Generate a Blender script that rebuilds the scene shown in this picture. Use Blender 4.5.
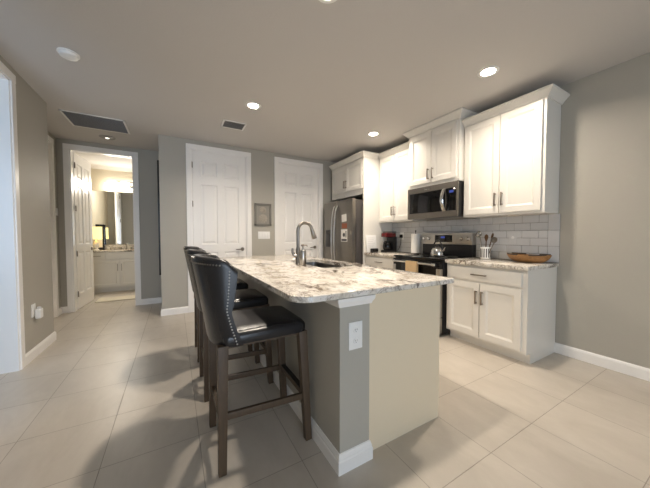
import bpy, bmesh, math, random
from mathutils import Vector, Matrix
R = math.radians
random.seed(7)
scn = bpy.context.scene
for o in list(bpy.data.objects): bpy.data.objects.remove(o)
COL = scn.collection

# ------------------------------------------------------------ camera
cd = bpy.data.cameras.new('camera'); cam = bpy.data.objects.new('camera', cd); COL.objects.link(cam)
cd.sensor_width = 36; cd.lens = 264.54 * 36 / 650; cd.clip_start = .02
cam.location = (0, 0, 1.189); cam.rotation_euler = (math.pi/2 - .031, .001, -.517)
scn.camera = cam

# ------------------------------------------------------------ world, daylight, exposure
w = bpy.data.worlds.new('world'); scn.world = w; w.use_nodes = True
bg = w.node_tree.nodes['Background']; bg.inputs[0].default_value = (.55, .72, 1, 1); bg.inputs[1].default_value = .6
CAN_POWER, CAN_COLOR = 20.0, (1, .88, .74)
def area(name, loc, rot, sx, sy, power, color, spread=math.pi):
    l = bpy.data.lights.new(name, 'AREA'); l.shape = 'RECTANGLE'; l.size = sx; l.size_y = sy
    l.energy = power; l.color = color; l.spread = spread
    o = bpy.data.objects.new(name, l); COL.objects.link(o); o.location = loc; o.rotation_euler = rot
    return o
# daylight through the sliding door of the back wall, and through the cased opening on the left
area('daylight_back', (-.1, -4.08, 1.25), (R(90), 0, 0), 2.3, 2.3, 92, (.74, .86, 1))
area('daylight_left', (-2.3, .92, 1.5), (R(90), 0, 0), 1.4, 1.6, 26, (.52, .72, 1))
scn.view_settings.view_transform = 'Standard'; scn.view_settings.look = 'None'
scn.view_settings.gamma = 1; scn.view_settings.use_curve_mapping = False
scn.view_settings.exposure = 0.2
scn.cycles.use_denoising = True
scn.cycles.max_bounces = 10; scn.cycles.diffuse_bounces = 6; scn.cycles.glossy_bounces = 5
scn.cycles.sample_clamp_indirect = 6; scn.cycles.caustics_reflective = False; scn.cycles.caustics_refractive = False

# ------------------------------------------------------------ materials
def srgb(r, g, b):
    return tuple(((c/255)/12.92 if c/255 <= .04045 else ((c/255+.055)/1.055)**2.4) for c in (r, g, b)) + (1,)
def mat(name, col, rough=.5, metal=0., noise=0., nscale=40, bump=0., bscale=150, emit=None, estr=0, coat=0, trans=0, stretch=None, spec=.5):
    m = bpy.data.materials.new(name); m.use_nodes = True; nt = m.node_tree; b = nt.nodes['Principled BSDF']
    c = col if len(col) == 4 else tuple(col) + (1,)
    b.inputs['Base Color'].default_value = c; b.inputs['Roughness'].default_value = rough; b.inputs['Metallic'].default_value = metal
    b.inputs['Specular IOR Level'].default_value = spec
    b.inputs['Coat Weight'].default_value = coat; b.inputs['Transmission Weight'].default_value = trans
    if emit: b.inputs['Emission Color'].default_value = emit; b.inputs['Emission Strength'].default_value = estr
    tc = nt.nodes.new('ShaderNodeTexCoord'); mp = nt.nodes.new('ShaderNodeMapping')
    nt.links.new(tc.outputs['Object'], mp.inputs[0])
    if stretch: mp.inputs['Scale'].default_value = stretch
    if noise:
        n = nt.nodes.new('ShaderNodeTexNoise'); n.inputs['Scale'].default_value = nscale; n.inputs['Detail'].default_value = 4
        nt.links.new(mp.outputs[0], n.inputs[0])
        mx = nt.nodes.new('ShaderNodeMix'); mx.data_type = 'RGBA'
        mx.inputs[6].default_value = tuple(x*(1-noise) for x in c[:3])+(1,); mx.inputs[7].default_value = tuple(min(1, x*(1+noise)) for x in c[:3])+(1,)
        nt.links.new(n.outputs[0], mx.inputs[0]); nt.links.new(mx.outputs[2], b.inputs['Base Color'])
    if bump:
        n2 = nt.nodes.new('ShaderNodeTexNoise'); n2.inputs['Scale'].default_value = bscale; n2.inputs['Detail'].default_value = 3
        nt.links.new(mp.outputs[0], n2.inputs[0])
        bp = nt.nodes.new('ShaderNodeBump'); bp.inputs['Strength'].default_value = bump; bp.inputs['Distance'].default_value = .002
        nt.links.new(n2.outputs[0], bp.inputs['Height']); nt.links.new(bp.outputs[0], b.inputs['Normal'])
    return m
M = {}
M['wall'] = mat('greige_wall_paint', srgb(176, 172, 162), .6, bump=.25, bscale=90, noise=.01)
M['ceiling'] = mat('ceiling_paint', srgb(203, 200, 197), .8, bump=.4, bscale=60)
M['trim'] = mat('white_trim_paint', srgb(243, 241, 238), .3)
M['cab'] = mat('white_cabinet_paint', srgb(225, 222, 215), .32, noise=.01)
M['panel'] = mat('warm_lit_island_panel', srgb(230, 215, 188), .42, noise=.01)  # cabinet white, with warm lamplight put into its colour
M['bathwall'] = mat('beige_bath_paint', srgb(216, 208, 190), .6, bump=.2, bscale=90)
M['black'] = mat('black_plastic', srgb(18, 18, 20), .35)
M['blackgloss'] = mat('black_glass', srgb(8, 8, 9), .06)
M['steel'] = mat('stainless_steel', srgb(190, 186, 180), .28, 1, noise=.06, nscale=30, stretch=(1, 1, 40))
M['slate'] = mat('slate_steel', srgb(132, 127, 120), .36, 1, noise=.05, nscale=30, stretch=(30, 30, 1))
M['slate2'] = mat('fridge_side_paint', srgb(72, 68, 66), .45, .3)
M['sinksteel'] = mat('shaded_satin_sink_steel', srgb(112, 110, 108), .3, 1)  # steel colour darkened to carry the shade inside the deep basin
M['bright'] = mat('polished_steel', srgb(215, 213, 210), .12, 1)
M['nickel'] = mat('brushed_nickel', srgb(150, 144, 136), .3, 1, noise=.04, nscale=60)
M['dnickel'] = mat('satin_nickel', srgb(150, 140, 130), .34, 1)
M['leather'] = mat('black_leather', srgb(36, 35, 37), .27, noise=.15, nscale=60, bump=.18, bscale=260)
M['wood'] = mat('dark_brown_wood', srgb(82, 66, 50), .5, noise=.3, nscale=14, stretch=(6, 6, .7))
M['mirror'] = mat('mirror_glass', (.92, .94, .93), .01, 1)
M['red'] = mat('red_plastic', srgb(84, 14, 18), .25)
M['white'] = mat('white_plastic', srgb(238, 238, 236), .35)
M['paper'] = mat('paper_white', srgb(240, 238, 232), .8, bump=.3, bscale=120)
M['towel'] = mat('beige_cloth', srgb(196, 168, 128), .9, bump=.6, bscale=300, noise=.1)
M['bowlwood'] = mat('carved_wood', srgb(150, 110, 66), .5, noise=.55, nscale=55, bump=1, bscale=60)
M['darkwood'] = mat('blackened_wood', srgb(34, 24, 18), .5)
M['spoonwood'] = mat('spoon_wood', srgb(104, 74, 46), .6, noise=.2, nscale=40)
M['grille'] = mat('grille_gray', srgb(158, 156, 154), .6)
M['grilledark'] = mat('grille_shadow', srgb(110, 108, 106), .9)
M['vinyl'] = mat('dark_bronze', srgb(52, 46, 42), .5)
M['emit'] = mat('lamp_diffuser', (1, 1, 1), .5, emit=(1, .86, .68, 1), estr=45)
M['bathglow'] = mat('frosted_lamp_glass', (1, 1, 1), .5, emit=(1, .90, .74, 1), estr=9)
M['shadeglow'] = mat('lampshade_fabric', srgb(236, 216, 110), .8, emit=(1, .86, .42, 1), estr=1.0)
M['dot'] = mat('lit_lens', (1, 1, 1), .4, emit=(1, .95, .85, 1), estr=2.0)
M['blue'] = mat('blue_display', (.02, .03, .1), .2, emit=(.12, .2, 1, 1), estr=.22)
M['grout'] = mat('grout', srgb(136, 133, 128), .9)
M['tilewhite'] = mat('glazed_white_tile', srgb(206, 207, 208), .18, noise=.02, nscale=6)
M['artgray'] = mat('art_frame_gray', srgb(120, 117, 110), .5, noise=.1)
M['artback'] = mat('art_linen', srgb(148, 145, 137), .85, bump=.4, bscale=300)
M['shell'] = mat('art_relief', srgb(166, 158, 146), .7)
M['card'] = mat('orange_brown_card', srgb(150, 88, 60), .7)
M['greycard'] = mat('grey_print', srgb(70, 70, 72), .7, noise=.6, nscale=90)
M['lightgrey'] = mat('pale_grey_print', srgb(205, 205, 205), .6)
M['rug'] = mat('cream_rug', srgb(222, 214, 196), .95, bump=.8, bscale=200)
M['crockmark'] = mat('crock_grey', srgb(70, 68, 66), .5)
M['bluegrey'] = mat('room_blue_gray', srgb(190, 196, 206), .7)

def granite():
    m = bpy.data.materials.new('granite'); m.use_nodes = True; nt = m.node_tree; b = nt.nodes['Principled BSDF']; L = nt.links.new
    tc = nt.nodes.new('ShaderNodeTexCoord')
    def noise(scale, detail, dist=0, rough=.6, rot=0, st=(1, 1, 1)):
        mp = nt.nodes.new('ShaderNodeMapping'); mp.inputs['Rotation'].default_value = (0, 0, rot); mp.inputs['Scale'].default_value = st
        L(tc.outputs['Object'], mp.inputs[0])
        n = nt.nodes.new('ShaderNodeTexNoise'); n.inputs['Scale'].default_value = scale; n.inputs['Detail'].default_value = detail
        n.inputs['Distortion'].default_value = dist; n.inputs['Roughness'].default_value = rough; L(mp.outputs[0], n.inputs[0]); return n
    def ramp(src, stops):
        r = nt.nodes.new('ShaderNodeValToRGB'); el = r.color_ramp.elements
        while len(el) < len(stops): el.new(.5)
        for e, (p, c) in zip(el, stops): e.position = p; e.color = c
        L(src, r.inputs[0]); return r
    def mix(f, a, c):
        x = nt.nodes.new('ShaderNodeMix'); x.data_type = 'RGBA'; L(f, x.inputs[0]); L(a, x.inputs[6])
        if isinstance(c, tuple): x.inputs[7].default_value = c
        else: L(c, x.inputs[7])
        return x.outputs[2]
    base = ramp(noise(7, 8, .8, .7).outputs[0], [(.3, srgb(176, 164, 146)), (.45, srgb(222, 215, 203)), (.6, srgb(236, 231, 224)), (.74, srgb(182, 172, 158))])
    z, o = (0, 0, 0, 1), (1, 1, 1, 1)
    v1 = ramp(noise(2.6, 7, 2.2, .62, .7, (1, .45, 1)).outputs[0], [(.45, z), (.49, o), (.507, o), (.55, z)])
    v2 = ramp(noise(5.2, 7, 1.6, .65, -.5, (1, .6, 1)).outputs[0], [(.475, z), (.5, (.75, .75, .75, 1)), (.525, z)])
    sp = ramp(noise(70, 3, 0, .6).outputs[0], [(.62, z), (.7, (.55, .55, .55, 1))])
    msk = ramp(noise(3.1, 3).outputs[0], [(.42, z), (.6, o)])
    c = mix(v2.outputs[0], base.outputs[0], srgb(126, 108, 90))
    mm = nt.nodes.new('ShaderNodeMath'); mm.operation = 'MULTIPLY'; L(v1.outputs[0], mm.inputs[0]); L(msk.outputs[0], mm.inputs[1])
    c = mix(mm.outputs[0], c, srgb(90, 75, 62))
    c = mix(sp.outputs[0], c, srgb(130, 122, 114))
    L(c, b.inputs['Base Color']); b.inputs['Roughness'].default_value = .09
    return m
M['granite'] = granite()

def floor_tile():
    m = bpy.data.materials.new('porcelain_floor_tile'); m.use_nodes = True; nt = m.node_tree; b = nt.nodes['Principled BSDF']; L = nt.links.new
    tc = nt.nodes.new('ShaderNodeTexCoord')
    mp = nt.nodes.new('ShaderNodeMapping'); mp.inputs['Location'].default_value = (.352+.46*20, -.312+.467*20, 0); L(tc.outputs['Object'], mp.inputs[0])
    br = nt.nodes.new('ShaderNodeTexBrick'); br.offset = 0; br.squash = 1; br.inputs['Scale'].default_value = 1
    br.inputs['Brick Width'].default_value = .46; br.inputs['Row Height'].default_value = .467; br.inputs['Mortar Size'].default_value = .0022; br.inputs['Mortar Smooth'].default_value = .2
    br.inputs['Color1'].default_value = srgb(196, 188, 177); br.inputs['Color2'].default_value = srgb(191, 183, 172); br.inputs['Mortar'].default_value = srgb(160, 152, 141)
    L(mp.outputs[0], br.inputs[0])
    n = nt.nodes.new('ShaderNodeTexNoise'); n.inputs['Scale'].default_value = 5; n.inputs['Detail'].default_value = 9; n.inputs['Distortion'].default_value = .5; n.inputs['Roughness'].default_value = .65
    m2 = nt.nodes.new('ShaderNodeMapping'); m2.inputs['Scale'].default_value = (1, .5, 1); m2.inputs['Rotation'].default_value = (0, 0, .6); L(tc.outputs['Object'], m2.inputs[0]); L(m2.outputs[0], n.inputs[0])
    cr = nt.nodes.new('ShaderNodeValToRGB'); cr.color_ramp.elements[0].position = .3; cr.color_ramp.elements[0].color = (.89, .88, .865, 1); cr.color_ramp.elements[1].position = .7; cr.color_ramp.elements[1].color = (1.06, 1.06, 1.06, 1)
    L(n.outputs[0], cr.inputs[0])
    x = nt.nodes.new('ShaderNodeMix'); x.data_type = 'RGBA'; x.blend_type = 'MULTIPLY'; x.inputs[0].default_value = 1; L(br.outputs[0], x.inputs[6]); L(cr.outputs[0], x.inputs[7])
    L(x.outputs[2], b.inputs['Base Color'])
    r = nt.nodes.new('ShaderNodeMapRange'); r.inputs[3].default_value = .34; r.inputs[4].default_value = .8; L(br.outputs[1], r.inputs[0]); L(r.outputs[0], b.inputs['Roughness'])
    bp = nt.nodes.new('ShaderNodeBump'); bp.inputs['Strength'].default_value = .5; bp.inputs['Distance'].default_value = .003; bp.invert = True
    L(br.outputs[1], bp.inputs['Height']); L(bp.outputs[0], b.inputs['Normal'])
    return m
M['floor'] = floor_tile()

# ------------------------------------------------------------ mesh helpers
OFF = {}
class MB:
    def __init__(s): s.bm = bmesh.new()
    def _new(s, fn):
        t = bmesh.new(); fn(t); me = bpy.data.meshes.new('t'); t.to_mesh(me); t.free(); s.bm.from_mesh(me); bpy.data.meshes.remove(me); return s
    def box(s, x0, x1, y0, y1, z0, z1, bev=0, seg=2, rot=None):
        def f(t):
            bmesh.ops.create_cube(t, size=1)
            for v in t.verts: v.co = Vector(((x0+x1)/2+v.co.x*(x1-x0), (y0+y1)/2+v.co.y*(y1-y0), (z0+z1)/2+v.co.z*(z1-z0)))
            if bev: bmesh.ops.bevel(t, geom=t.edges[:], offset=bev, segments=seg, profile=.6, affect='EDGES')
            if rot:
                c = Vector(((x0+x1)/2, (y0+y1)/2, (z0+z1)/2)); q = Matrix.Rotation(rot[1], 3, rot[0])
                for v in t.verts: v.co = c + q @ (v.co - c)
        return s._new(f)
    def bar(s, p0, p1, w, d, w2=None, d2=None, bev=0):   # tapered square bar from p0 to p1; w along x-ish, d along y-ish
        p0, p1 = Vector(p0), Vector(p1); w2 = w2 or w; d2 = d2 or d
        ax = (p1-p0).normalized(); ux = Vector((1, 0, 0)) if abs(ax.x) < .8 else Vector((0, 0, 1))
        v = ax.cross(ux).normalized(); u = v.cross(ax).normalized()
        def f(t):
            a = [t.verts.new(p0+u*i*w/2+v*j*d/2) for i, j in ((-1, -1), (1, -1), (1, 1), (-1, 1))]
            b = [t.verts.new(p1+u*i*w2/2+v*j*d2/2) for i, j in ((-1, -1), (1, -1), (1, 1), (-1, 1))]
            t.faces.new(a[::-1]); t.faces.new(b)
            for i in range(4): t.faces.new((a[i], a[(i+1) % 4], b[(i+1) % 4], b[i]))
            if bev: bmesh.ops.bevel(t, geom=t.edges[:], offset=bev, segments=2, profile=.6, affect='EDGES')
            bmesh.ops.recalc_face_normals(t, faces=t.faces[:])
        return s._new(f)
    def tube(s, pts, r, n=10):
        pts = [Vector(p) for p in pts]; rs = r if isinstance(r, (list, tuple)) else [r]*len(pts)
        def f(t):
            prev = None; ref = None
            for i, p in enumerate(pts):
                d = (pts[min(i+1, len(pts)-1)]-pts[max(i-1, 0)]).normalized()
                if ref is None:
                    ref = Vector((0, 0, 1)) if abs(d.z) < .9 else Vector((1, 0, 0))
                    ref = (ref - d*ref.dot(d)).normalized()
                else: ref = (ref - d*ref.dot(d)).normalized()
                b = d.cross(ref)
                ring = [t.verts.new(p+(ref*math.cos(2*math.pi*k/n)+b*math.sin(2*math.pi*k/n))*rs[i]) for k in range(n)]
                if prev:
                    for k in range(n): t.faces.new((prev[k], prev[(k+1) % n], ring[(k+1) % n], ring[k]))
                else: t.faces.new(ring[::-1])
                prev = ring
            t.faces.new(prev); bmesh.ops.recalc_face_normals(t, faces=t.faces[:])
        return s._new(f)
    def lathe(s, c, prof, n=28, axis='z'):
        c = Vector(c)
        def P(r, h, a):
            x, y = r*math.cos(a), r*math.sin(a)
            return c + (Vector((x, y, h)) if axis == 'z' else Vector((h, x, y)) if axis == 'x' else Vector((x, h, y)))
        def f(t):
            rings = [[t.verts.new(P(max(r, 1e-4), h, 2*math.pi*k/n)) for k in range(n)] for r, h in prof]
            for a, b in zip(rings, rings[1:]):
                for k in range(n): t.faces.new((a[k], a[(k+1) % n], b[(k+1) % n], b[k]))
            if prof[0][0] > 0 : t.faces.new(rings[0][::-1])
            if prof[-1][0] > 0: t.faces.new(rings[-1])
            bmesh.ops.remove_doubles(t, verts=t.verts[:], dist=1.5e-4)
            bmesh.ops.recalc_face_normals(t, faces=t.faces[:])
        return s._new(f)
    def quad(s, *pts):
        def f(t): t.faces.new([t.verts.new(Vector(p)) for p in pts])
        return s._new(f)
    def sweep(s, path, prof, side=1):     # path [(x,y)], profile [(out,z)], out = to the right of travel * side
        path = [Vector((p[0], p[1])) for p in path]
        def f(t):
            rows = []
            for i, p in enumerate(path):
                nrm = []
                for a, b in ((i-1, i), (i, i+1)):
                    if a >= 0 and b < len(path):
                        d = (path[b]-path[a]).normalized(); nrm.append(Vector((d.y, -d.x))*side)
                n = nrm[0] if len(nrm) == 1 else (nrm[0]+nrm[1])/(1+nrm[0].dot(nrm[1]))
                rows.append([t.verts.new((p.x+n.x*o, p.y+n.y*o, z)) for o, z in prof])
            k = len(prof)
            for a, b in zip(rows, rows[1:]):
                for j in range(k): t.faces.new((a[j], a[(j+1) % k], b[(j+1) % k], b[j]))
            t.faces.new(rows[0]); t.faces.new(rows[-1][::-1]); bmesh.ops.recalc_face_normals(t, faces=t.faces[:])
        return s._new(f)
    def grid(s, G, close_u=False):
        def f(t):
            V = [[t.verts.new(Vector(p)) for p in row] for row in G]
            for a, b in zip(V, V[1:]):
                m = len(a)
                for k in range(m if close_u else m-1): t.faces.new((a[k], a[(k+1) % m], b[(k+1) % m], b[k]))
            bmesh.ops.recalc_face_normals(t, faces=t.faces[:])
        return s._new(f)
    def slab(s, P, cells_a, cells_b, panels, th, rings, rings_back=None):
        """board with panelled front: P(a,b,d) maps to space (d out of the face); panels = {(ia,ib)}"""
        def f(t):
            def V(a, b, d): return t.verts.new(Vector(P(a, b, d)))
            for i in range(len(cells_a)-1):
                for j in range(len(cells_b)-1):
                    a0, a1, b0, b1 = cells_a[i], cells_a[i+1], cells_b[j], cells_b[j+1]
                    for side, base in ((1, 0.), (-1, -th)):
                        if (i, j) in panels and (side == 1 or rings_back):
                            prev = None
                            for ins, dep in [(0, 0)]+rings:
                                d = base+dep*side
                                q = [V(a0+ins, b0+ins, d), V(a1-ins, b0+ins, d), V(a1-ins, b1-ins, d), V(a0+ins, b1-ins, d)]
                                if prev:
                                    for k in range(4): t.faces.new((prev[k], prev[(k+1) % 4], q[(k+1) % 4], q[k]))
                                prev = q
                            t.faces.new(prev)
                        else: t.faces.new([V(a0, b0, base), V(a1, b0, base), V(a1, b1, base), V(a0, b1, base)])
            A0, A1, B0, B1 = cells_a[0], cells_a[-1], cells_b[0], cells_b[-1]
            c = [(A0, B0), (A1, B0), (A1, B1), (A0, B1)]
            for i in range(4):
                p, q = c[i], c[(i+1) % 4]
                t.faces.new([V(p[0], p[1], 0), V(q[0], q[1], 0), V(q[0], q[1], -th), V(p[0], p[1], -th)])
            bmesh.ops.remove_doubles(t, verts=t.verts[:], dist=1e-5)
            bmesh.ops.recalc_face_normals(t, faces=t.faces[:])
        return s._new(f)
    def xform(s, m):
        bmesh.ops.transform(s.bm, matrix=m, verts=s.bm.verts[:]); return s
    def build(s, name, m, parent=None, smooth=35, local=False, origin=None, bevel=0, subsurf=0):
        bm = s.bm
        if not local:
            if parent is not None: o = OFF[parent]
            else:
                xs = [v.co for v in bm.verts]
                o = Vector(origin) if origin else Vector(((min(v.x for v in xs)+max(v.x for v in xs))/2, (min(v.y for v in xs)+max(v.y for v in xs))/2, min(v.z for v in xs)))
            for v in bm.verts: v.co -= o
        else: o = Vector((0, 0, 0))
        me = bpy.data.meshes.new(name); bm.to_mesh(me); bm.free()
        if smooth:
            for p in me.polygons: p.use_smooth = True
            me.set_sharp_from_angle(angle=R(smooth))
        ob = bpy.data.objects.new(name, me); COL.objects.link(ob); me.materials.append(M[m])
        if parent is not None: ob.parent = parent; OFF[ob] = OFF[parent]
        else: ob.location = o; OFF[ob] = o
        if bevel: b = ob.modifiers.new('bevel', 'BEVEL'); b.width = bevel; b.segments = 2; b.limit_method = 'ANGLE'
        if subsurf: b = ob.modifiers.new('sub', 'SUBSURF'); b.levels = subsurf; b.render_levels = subsurf
        return ob
def tag(o, label=None, cat=None, group=None, kind=None):
    for k, v in (('label', label), ('category', cat), ('group', group), ('kind', kind)):
        if v: o[k] = v
    return o
def thing(name, label, cat, loc, group=None, rz=0):
    o = bpy.data.objects.new(name, None); COL.objects.link(o); o.location = loc; o.rotation_euler = (0, 0, rz); o.empty_display_size = .05
    OFF[o] = Vector(loc); return tag(o, label, cat, group)
def struct(mb, name, m, smooth=0, parent=None, **k):
    o = mb.build(name, m, parent, smooth=smooth, **k)
    if parent is None: o['kind'] = 'structure'
    return o
def copy_tree(o, parent=None):
    c = o.copy(); COL.objects.link(c); c.parent = parent
    for ch in list(o.children): copy_tree(ch, c)
    return c

# ------------------------------------------------------------ room shell
XW, YF, XF0, YR, XL, XH, ZC = 3.359, 4.59, -.181, 5.509, -1.214, -1.53, 2.668
YB, YBB, YBA = -4.0, 7.62, 5.62    # back wall, bathroom far wall, bathroom side of its front wall
ZO = 2.53                           # door opening height
struct(MB().box(-3.4, 3.6, YB-.1, 7.75, -.1, 0), 'floor', 'floor', origin=(0, 0, 0))
struct(MB().box(-3.4, 3.6, YB-.1, 7.75, ZC, ZC+.1), 'ceiling', 'ceiling')
struct(MB().box(XW, XW+.12, YB, 4.7, 0, ZC), 'wall_right', 'wall')
m = MB()
D1, D2 = (.239, 1.083), (1.638, 2.485)
for a, b in ((XF0, D1[0]), (D1[1], D2[0]), (D2[1], XW)): m.box(a, b, YF, YF+.11, 0, ZC)
for a, b in (D1, D2): m.box(a, b, YF, YF+.11, ZO, ZC); m.box(a, b, YF+.09, YF+.11, 0, ZO)
struct(m, 'wall_back', 'wall')
struct(MB().box(XF0, XF0+.11, YF+.11, YBA, 0, ZC), 'wall_hall_right', 'wall')
BD = (-1.386, -.585)
m = MB(); m.box(XH-.12, BD[0], YR, YBA, 0, ZC); m.box(BD[1], XF0, YR, YBA, 0, ZC); m.box(BD[0], BD[1], YR, YBA, ZO, ZC)
struct(m, 'wall_hall_end', 'wall')
LO = (1.9, 3.345)     # cased opening in the left wall
m = MB(); m.box(XL-.12, XL, LO[1], 4.132, 0, ZC); m.box(XL-.12, XL, YB, LO[0], 0, ZC); m.box(XL-.12, XL, LO[0], LO[1], ZO, ZC)
struct(m, 'wall_left', 'wall')
HD = (4.34, 5.285)    # door in the hall's left wall
m = MB(); m.box(XH-.12, XH, 4.05, HD[0], 0, ZC); m.box(XH-.12, XH, HD[1], YR, 0, ZC); m.box(XH-.12, XH, HD[0], HD[1], ZO, ZC); m.box(XH-.12, XL-.12, 4.05, 4.132, 0, ZC)
struct(m, 'wall_hall_left', 'wall')
m = MB(); m.box(-3.4, -3.3, .8, 4.05, 0, ZC); m.box(-3.3, XL-.12, 3.95, 4.05, 0, ZC); m.box(-3.3, XL-.12, .8, .9, 0, ZC)
struct(m, 'wall_side_room', 'wall')
WO = (-1.3, 1.1)     # sliding door behind the camera
m = MB(); m.box(XL-.12, WO[0]+.09, YB-.1, YB, 0, ZC); m.box(WO[1], XW+.12, YB-.1, YB, 0, ZC); m.box(WO[0]+.09, WO[1], YB-.1, YB, 2.4, ZC)
struct(m, 'wall_rear', 'wall')
# bathroom
m = MB(); m.box(-1.75, .4, YBB, YBB+.1, 0, ZC); m.box(-1.75, -1.65, YBA, YBB, 0, ZC); m.box(.3, .4, YBA, YBB, 0, ZC)
m.box(-1.65, -1.64, YBA, YBB, 0, ZC)
struct(m, 'wall_bathroom', 'bathwall')

CAS = [(0, 0), (.012, 0), (.018, .01), (.018, .055), (.012, .07), (0, .07)]
def casing_y(m, x0, x1, y, z, s=-1, w=.07):    # casing on a wall in the x direction, face at y, standing out by s
    for a, b in ((x0-w, x0), (x1, x1+w)): m.box(a, b, min(y, y+s*.018), max(y, y+s*.018), 0, z, .004)
    m.box(x0-w, x1+w, min(y, y+s*.02), max(y, y+s*.02), z, z+w, .004)
def jamb_y(m, x0, x1, ya, yb, z, t=.015):
    m.box(x0, x0+t, ya, yb, 0, z); m.box(x1-t, x1, ya, yb, 0, z); m.box(x0, x1, ya, yb, z-t, z)
def casing_x(m, y0, y1, x, z, s=1, w=.07):
    for a, b in ((y0-w, y0), (y1, y1+w)): m.box(min(x, x+s*.018), max(x, x+s*.018), a, b, 0, z, .004)
    m.box(min(x, x+s*.02), max(x, x+s*.02), y0-w, y1+w, z, z+w, .004)

RG = [(.012, -.013), (.026, -.013), (.05, -.003)]
def six_panel(name, w, h, loc, rz, lever_x, parent_children=True):
    """leaf in local x (0..w), front face at y=0 looking to -y"""
    st, mid = .115, .09; pw = (w-2*st-mid)/2
    ca = [0, st, st+pw, st+pw+mid, w-st, w]; k = h/2.53
    cb = [0, .24*k, .93*k, 1.055*k, 2.01*k, 2.135*k, 2.375*k, h]
    pan = {(i, j) for i in (1, 3) for j in (1, 3, 5)}
    mb = MB().slab(lambda a, b, d: (a, -d, b), ca, cb, pan, .035, RG, True)
    o = mb.build(name, 'trim', smooth=0, local=True); o.location = loc; o.rotation_euler = (0, 0, rz); o['kind'] = 'structure'; OFF[o] = Vector((0, 0, 0))
    lv = MB(); sgn = -1 if lever_x > w/2 else 1
    for f in (-1, 1):
        y = 0 if f < 0 else .035
        lv.lathe((lever_x, y, .958), [(0, f*.012), (.028, f*.012), (.03, f*.006), (.03, 0), (0, 0)], 20, 'y')
        lv.tube([(lever_x, y, .958), (lever_x, y+f*.04, .958)], .010)
        lv.tube([(lever_x, y+f*.04, .958), (lever_x+sgn*.03, y+f*.045, .958), (lever_x+sgn*.115, y+f*.043, .955)], [.011, .010, .008])
    lv.build('door_handle', 'nickel', o, local=True)
    return o
def hinges(o, x, y, zs):
    for z in zs: MB().tube([(x, y, z-.045), (x, y, z+.045)], .008, 8).build('hinge', 'dnickel', o, local=True)
d = six_panel('door_1', D1[1]-D1[0]-.036, ZO-.025, (D1[0]+.018, YF+.012, .008), 0, D1[1]-D1[0]-.1)
hinges(d, -.004, -.012, (2.28, 1.68, .9, .25))
m = MB(); casing_y(m, *D1, YF, ZO); jamb_y(m, *D1, YF-.004, YF+.09, ZO); struct(m, 'trim_1', 'trim')
d = six_panel('door_2', D2[1]-D2[0]-.036, ZO-.025, (D2[0]+.018, YF+.045, .008), 0, D2[1]-D2[0]-.1)
m = MB(); casing_y(m, *D2, YF, ZO); jamb_y(m, *D2, YF-.004, YF+.09, ZO); struct(m, 'trim_2', 'trim')
d = six_panel('door_3', .765, ZO-.025, (BD[0]+.02, YBA+.012, .008), R(86.5), .69)
hinges(d, -.006, -.012, (2.3, 1.62, .9, .25))
m = MB(); casing_y(m, *BD, YR, ZO); casing_y(m, *BD, YBA, ZO, 1); jamb_y(m, *BD, YR-.004, YBA+.004, ZO); struct(m, 'trim_3', 'trim')
m = MB(); casing_x(m, *HD, XH, ZO); 
for a in (HD[0], HD[1]-.015): m.box(XH-.12, XH+.004, a, a+.015, 0, ZO)
m.box(XH-.12, XH+.004, HD[0], HD[1], ZO-.015, ZO); struct(m, 'trim_4', 'trim')
six_panel('door_4', HD[1]-HD[0]-.036, ZO-.025, (XH-.03, HD[0]+.018, .008), R(90), .1)
m = MB(); casing_x(m, *LO, XL, ZO); casing_x(m, *LO, XL-.12, ZO, -1)
for a, b in ((LO[0], LO[0]+.012), (LO[1]-.012, LO[1])): m.box(XL-.124, XL+.004, a, b, 0, ZO)
m.box(XL-.124, XL+.004, LO[0], LO[1], ZO-.012, ZO); struct(m, 'trim_5', 'trim')
m = MB()
for x in (WO[0]+.09, -.12, WO[1]-.06): m.box(x, x+.06, YB-.08, YB-.02, 0, 2.4)
m.box(WO[0]+.09, WO[1], YB-.08, YB-.02, 2.34, 2.4); struct(m, 'window_1', 'trim')

BP = [(0, 0), (.014, 0), (.014, .078), (.009, .092), (.004, .1), (0, .1)]
def base(name, path, side):
    struct(MB().sweep(path, BP, side), name, 'trim')
base('baseboard_right', [(XW, 1.158), (XW, YB)], 1)
base('baseboard_back', [(XF0, YF+.2), (XF0, YF), (D1[0]-.07, YF)], 1)
base('baseboard_back_middle', [(D1[1]+.07, YF), (D2[0]-.07, YF)], 1)
base('baseboard_left', [(XL, LO[1]+.07), (XL, 4.132), (XL-.2, 4.132)], 1)
base('baseboard_left_rear', [(XL, YB), (XL, LO[0]-.07)], 1)
base('baseboard_hall_left', [(XH, HD[1]+.07), (XH, YR), (BD[0]-.07, YR)], 1)
base('baseboard_hall_right', [(BD[1]+.07, YR), (XF0, YR), (XF0, YF+.2)], 1)

# ------------------------------------------------------------ ceiling fixtures
def can(x, y, label, f=1.0):
    t = thing('recessed_light', label, 'ceiling light', (x, y, ZC), 'recessed ceiling lights')
    MB().lathe((x, y, ZC), [(.055, -.001), (.058, -.006), (.082, -.006), (.086, -.001)], 32).build('trim_ring', 'white', t)
    MB().lathe((x, y, ZC), [(0, -.002), (.056, -.002)], 32).build('diffuser', 'emit', t)
    l = bpy.data.lights.new('recessed_lamp', 'AREA'); l.shape = 'DISK'; l.size = .11; l.energy = CAN_POWER*f; l.color = CAN_COLOR; l.spread = R(150)
    o = bpy.data.objects.new('recessed_lamp', l); COL.objects.link(o); o.parent = t; o.location = (0, 0, -.012)
can(.801, 3.054, 'round white recessed ceiling light nearest the small supply vent')
can(2.533, 3.032, 'recessed ceiling light above the refrigerator side of the kitchen aisle', .82)
can(2.484, 1.387, 'recessed ceiling light in front of the large right hand wall cabinet', .84)
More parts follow.
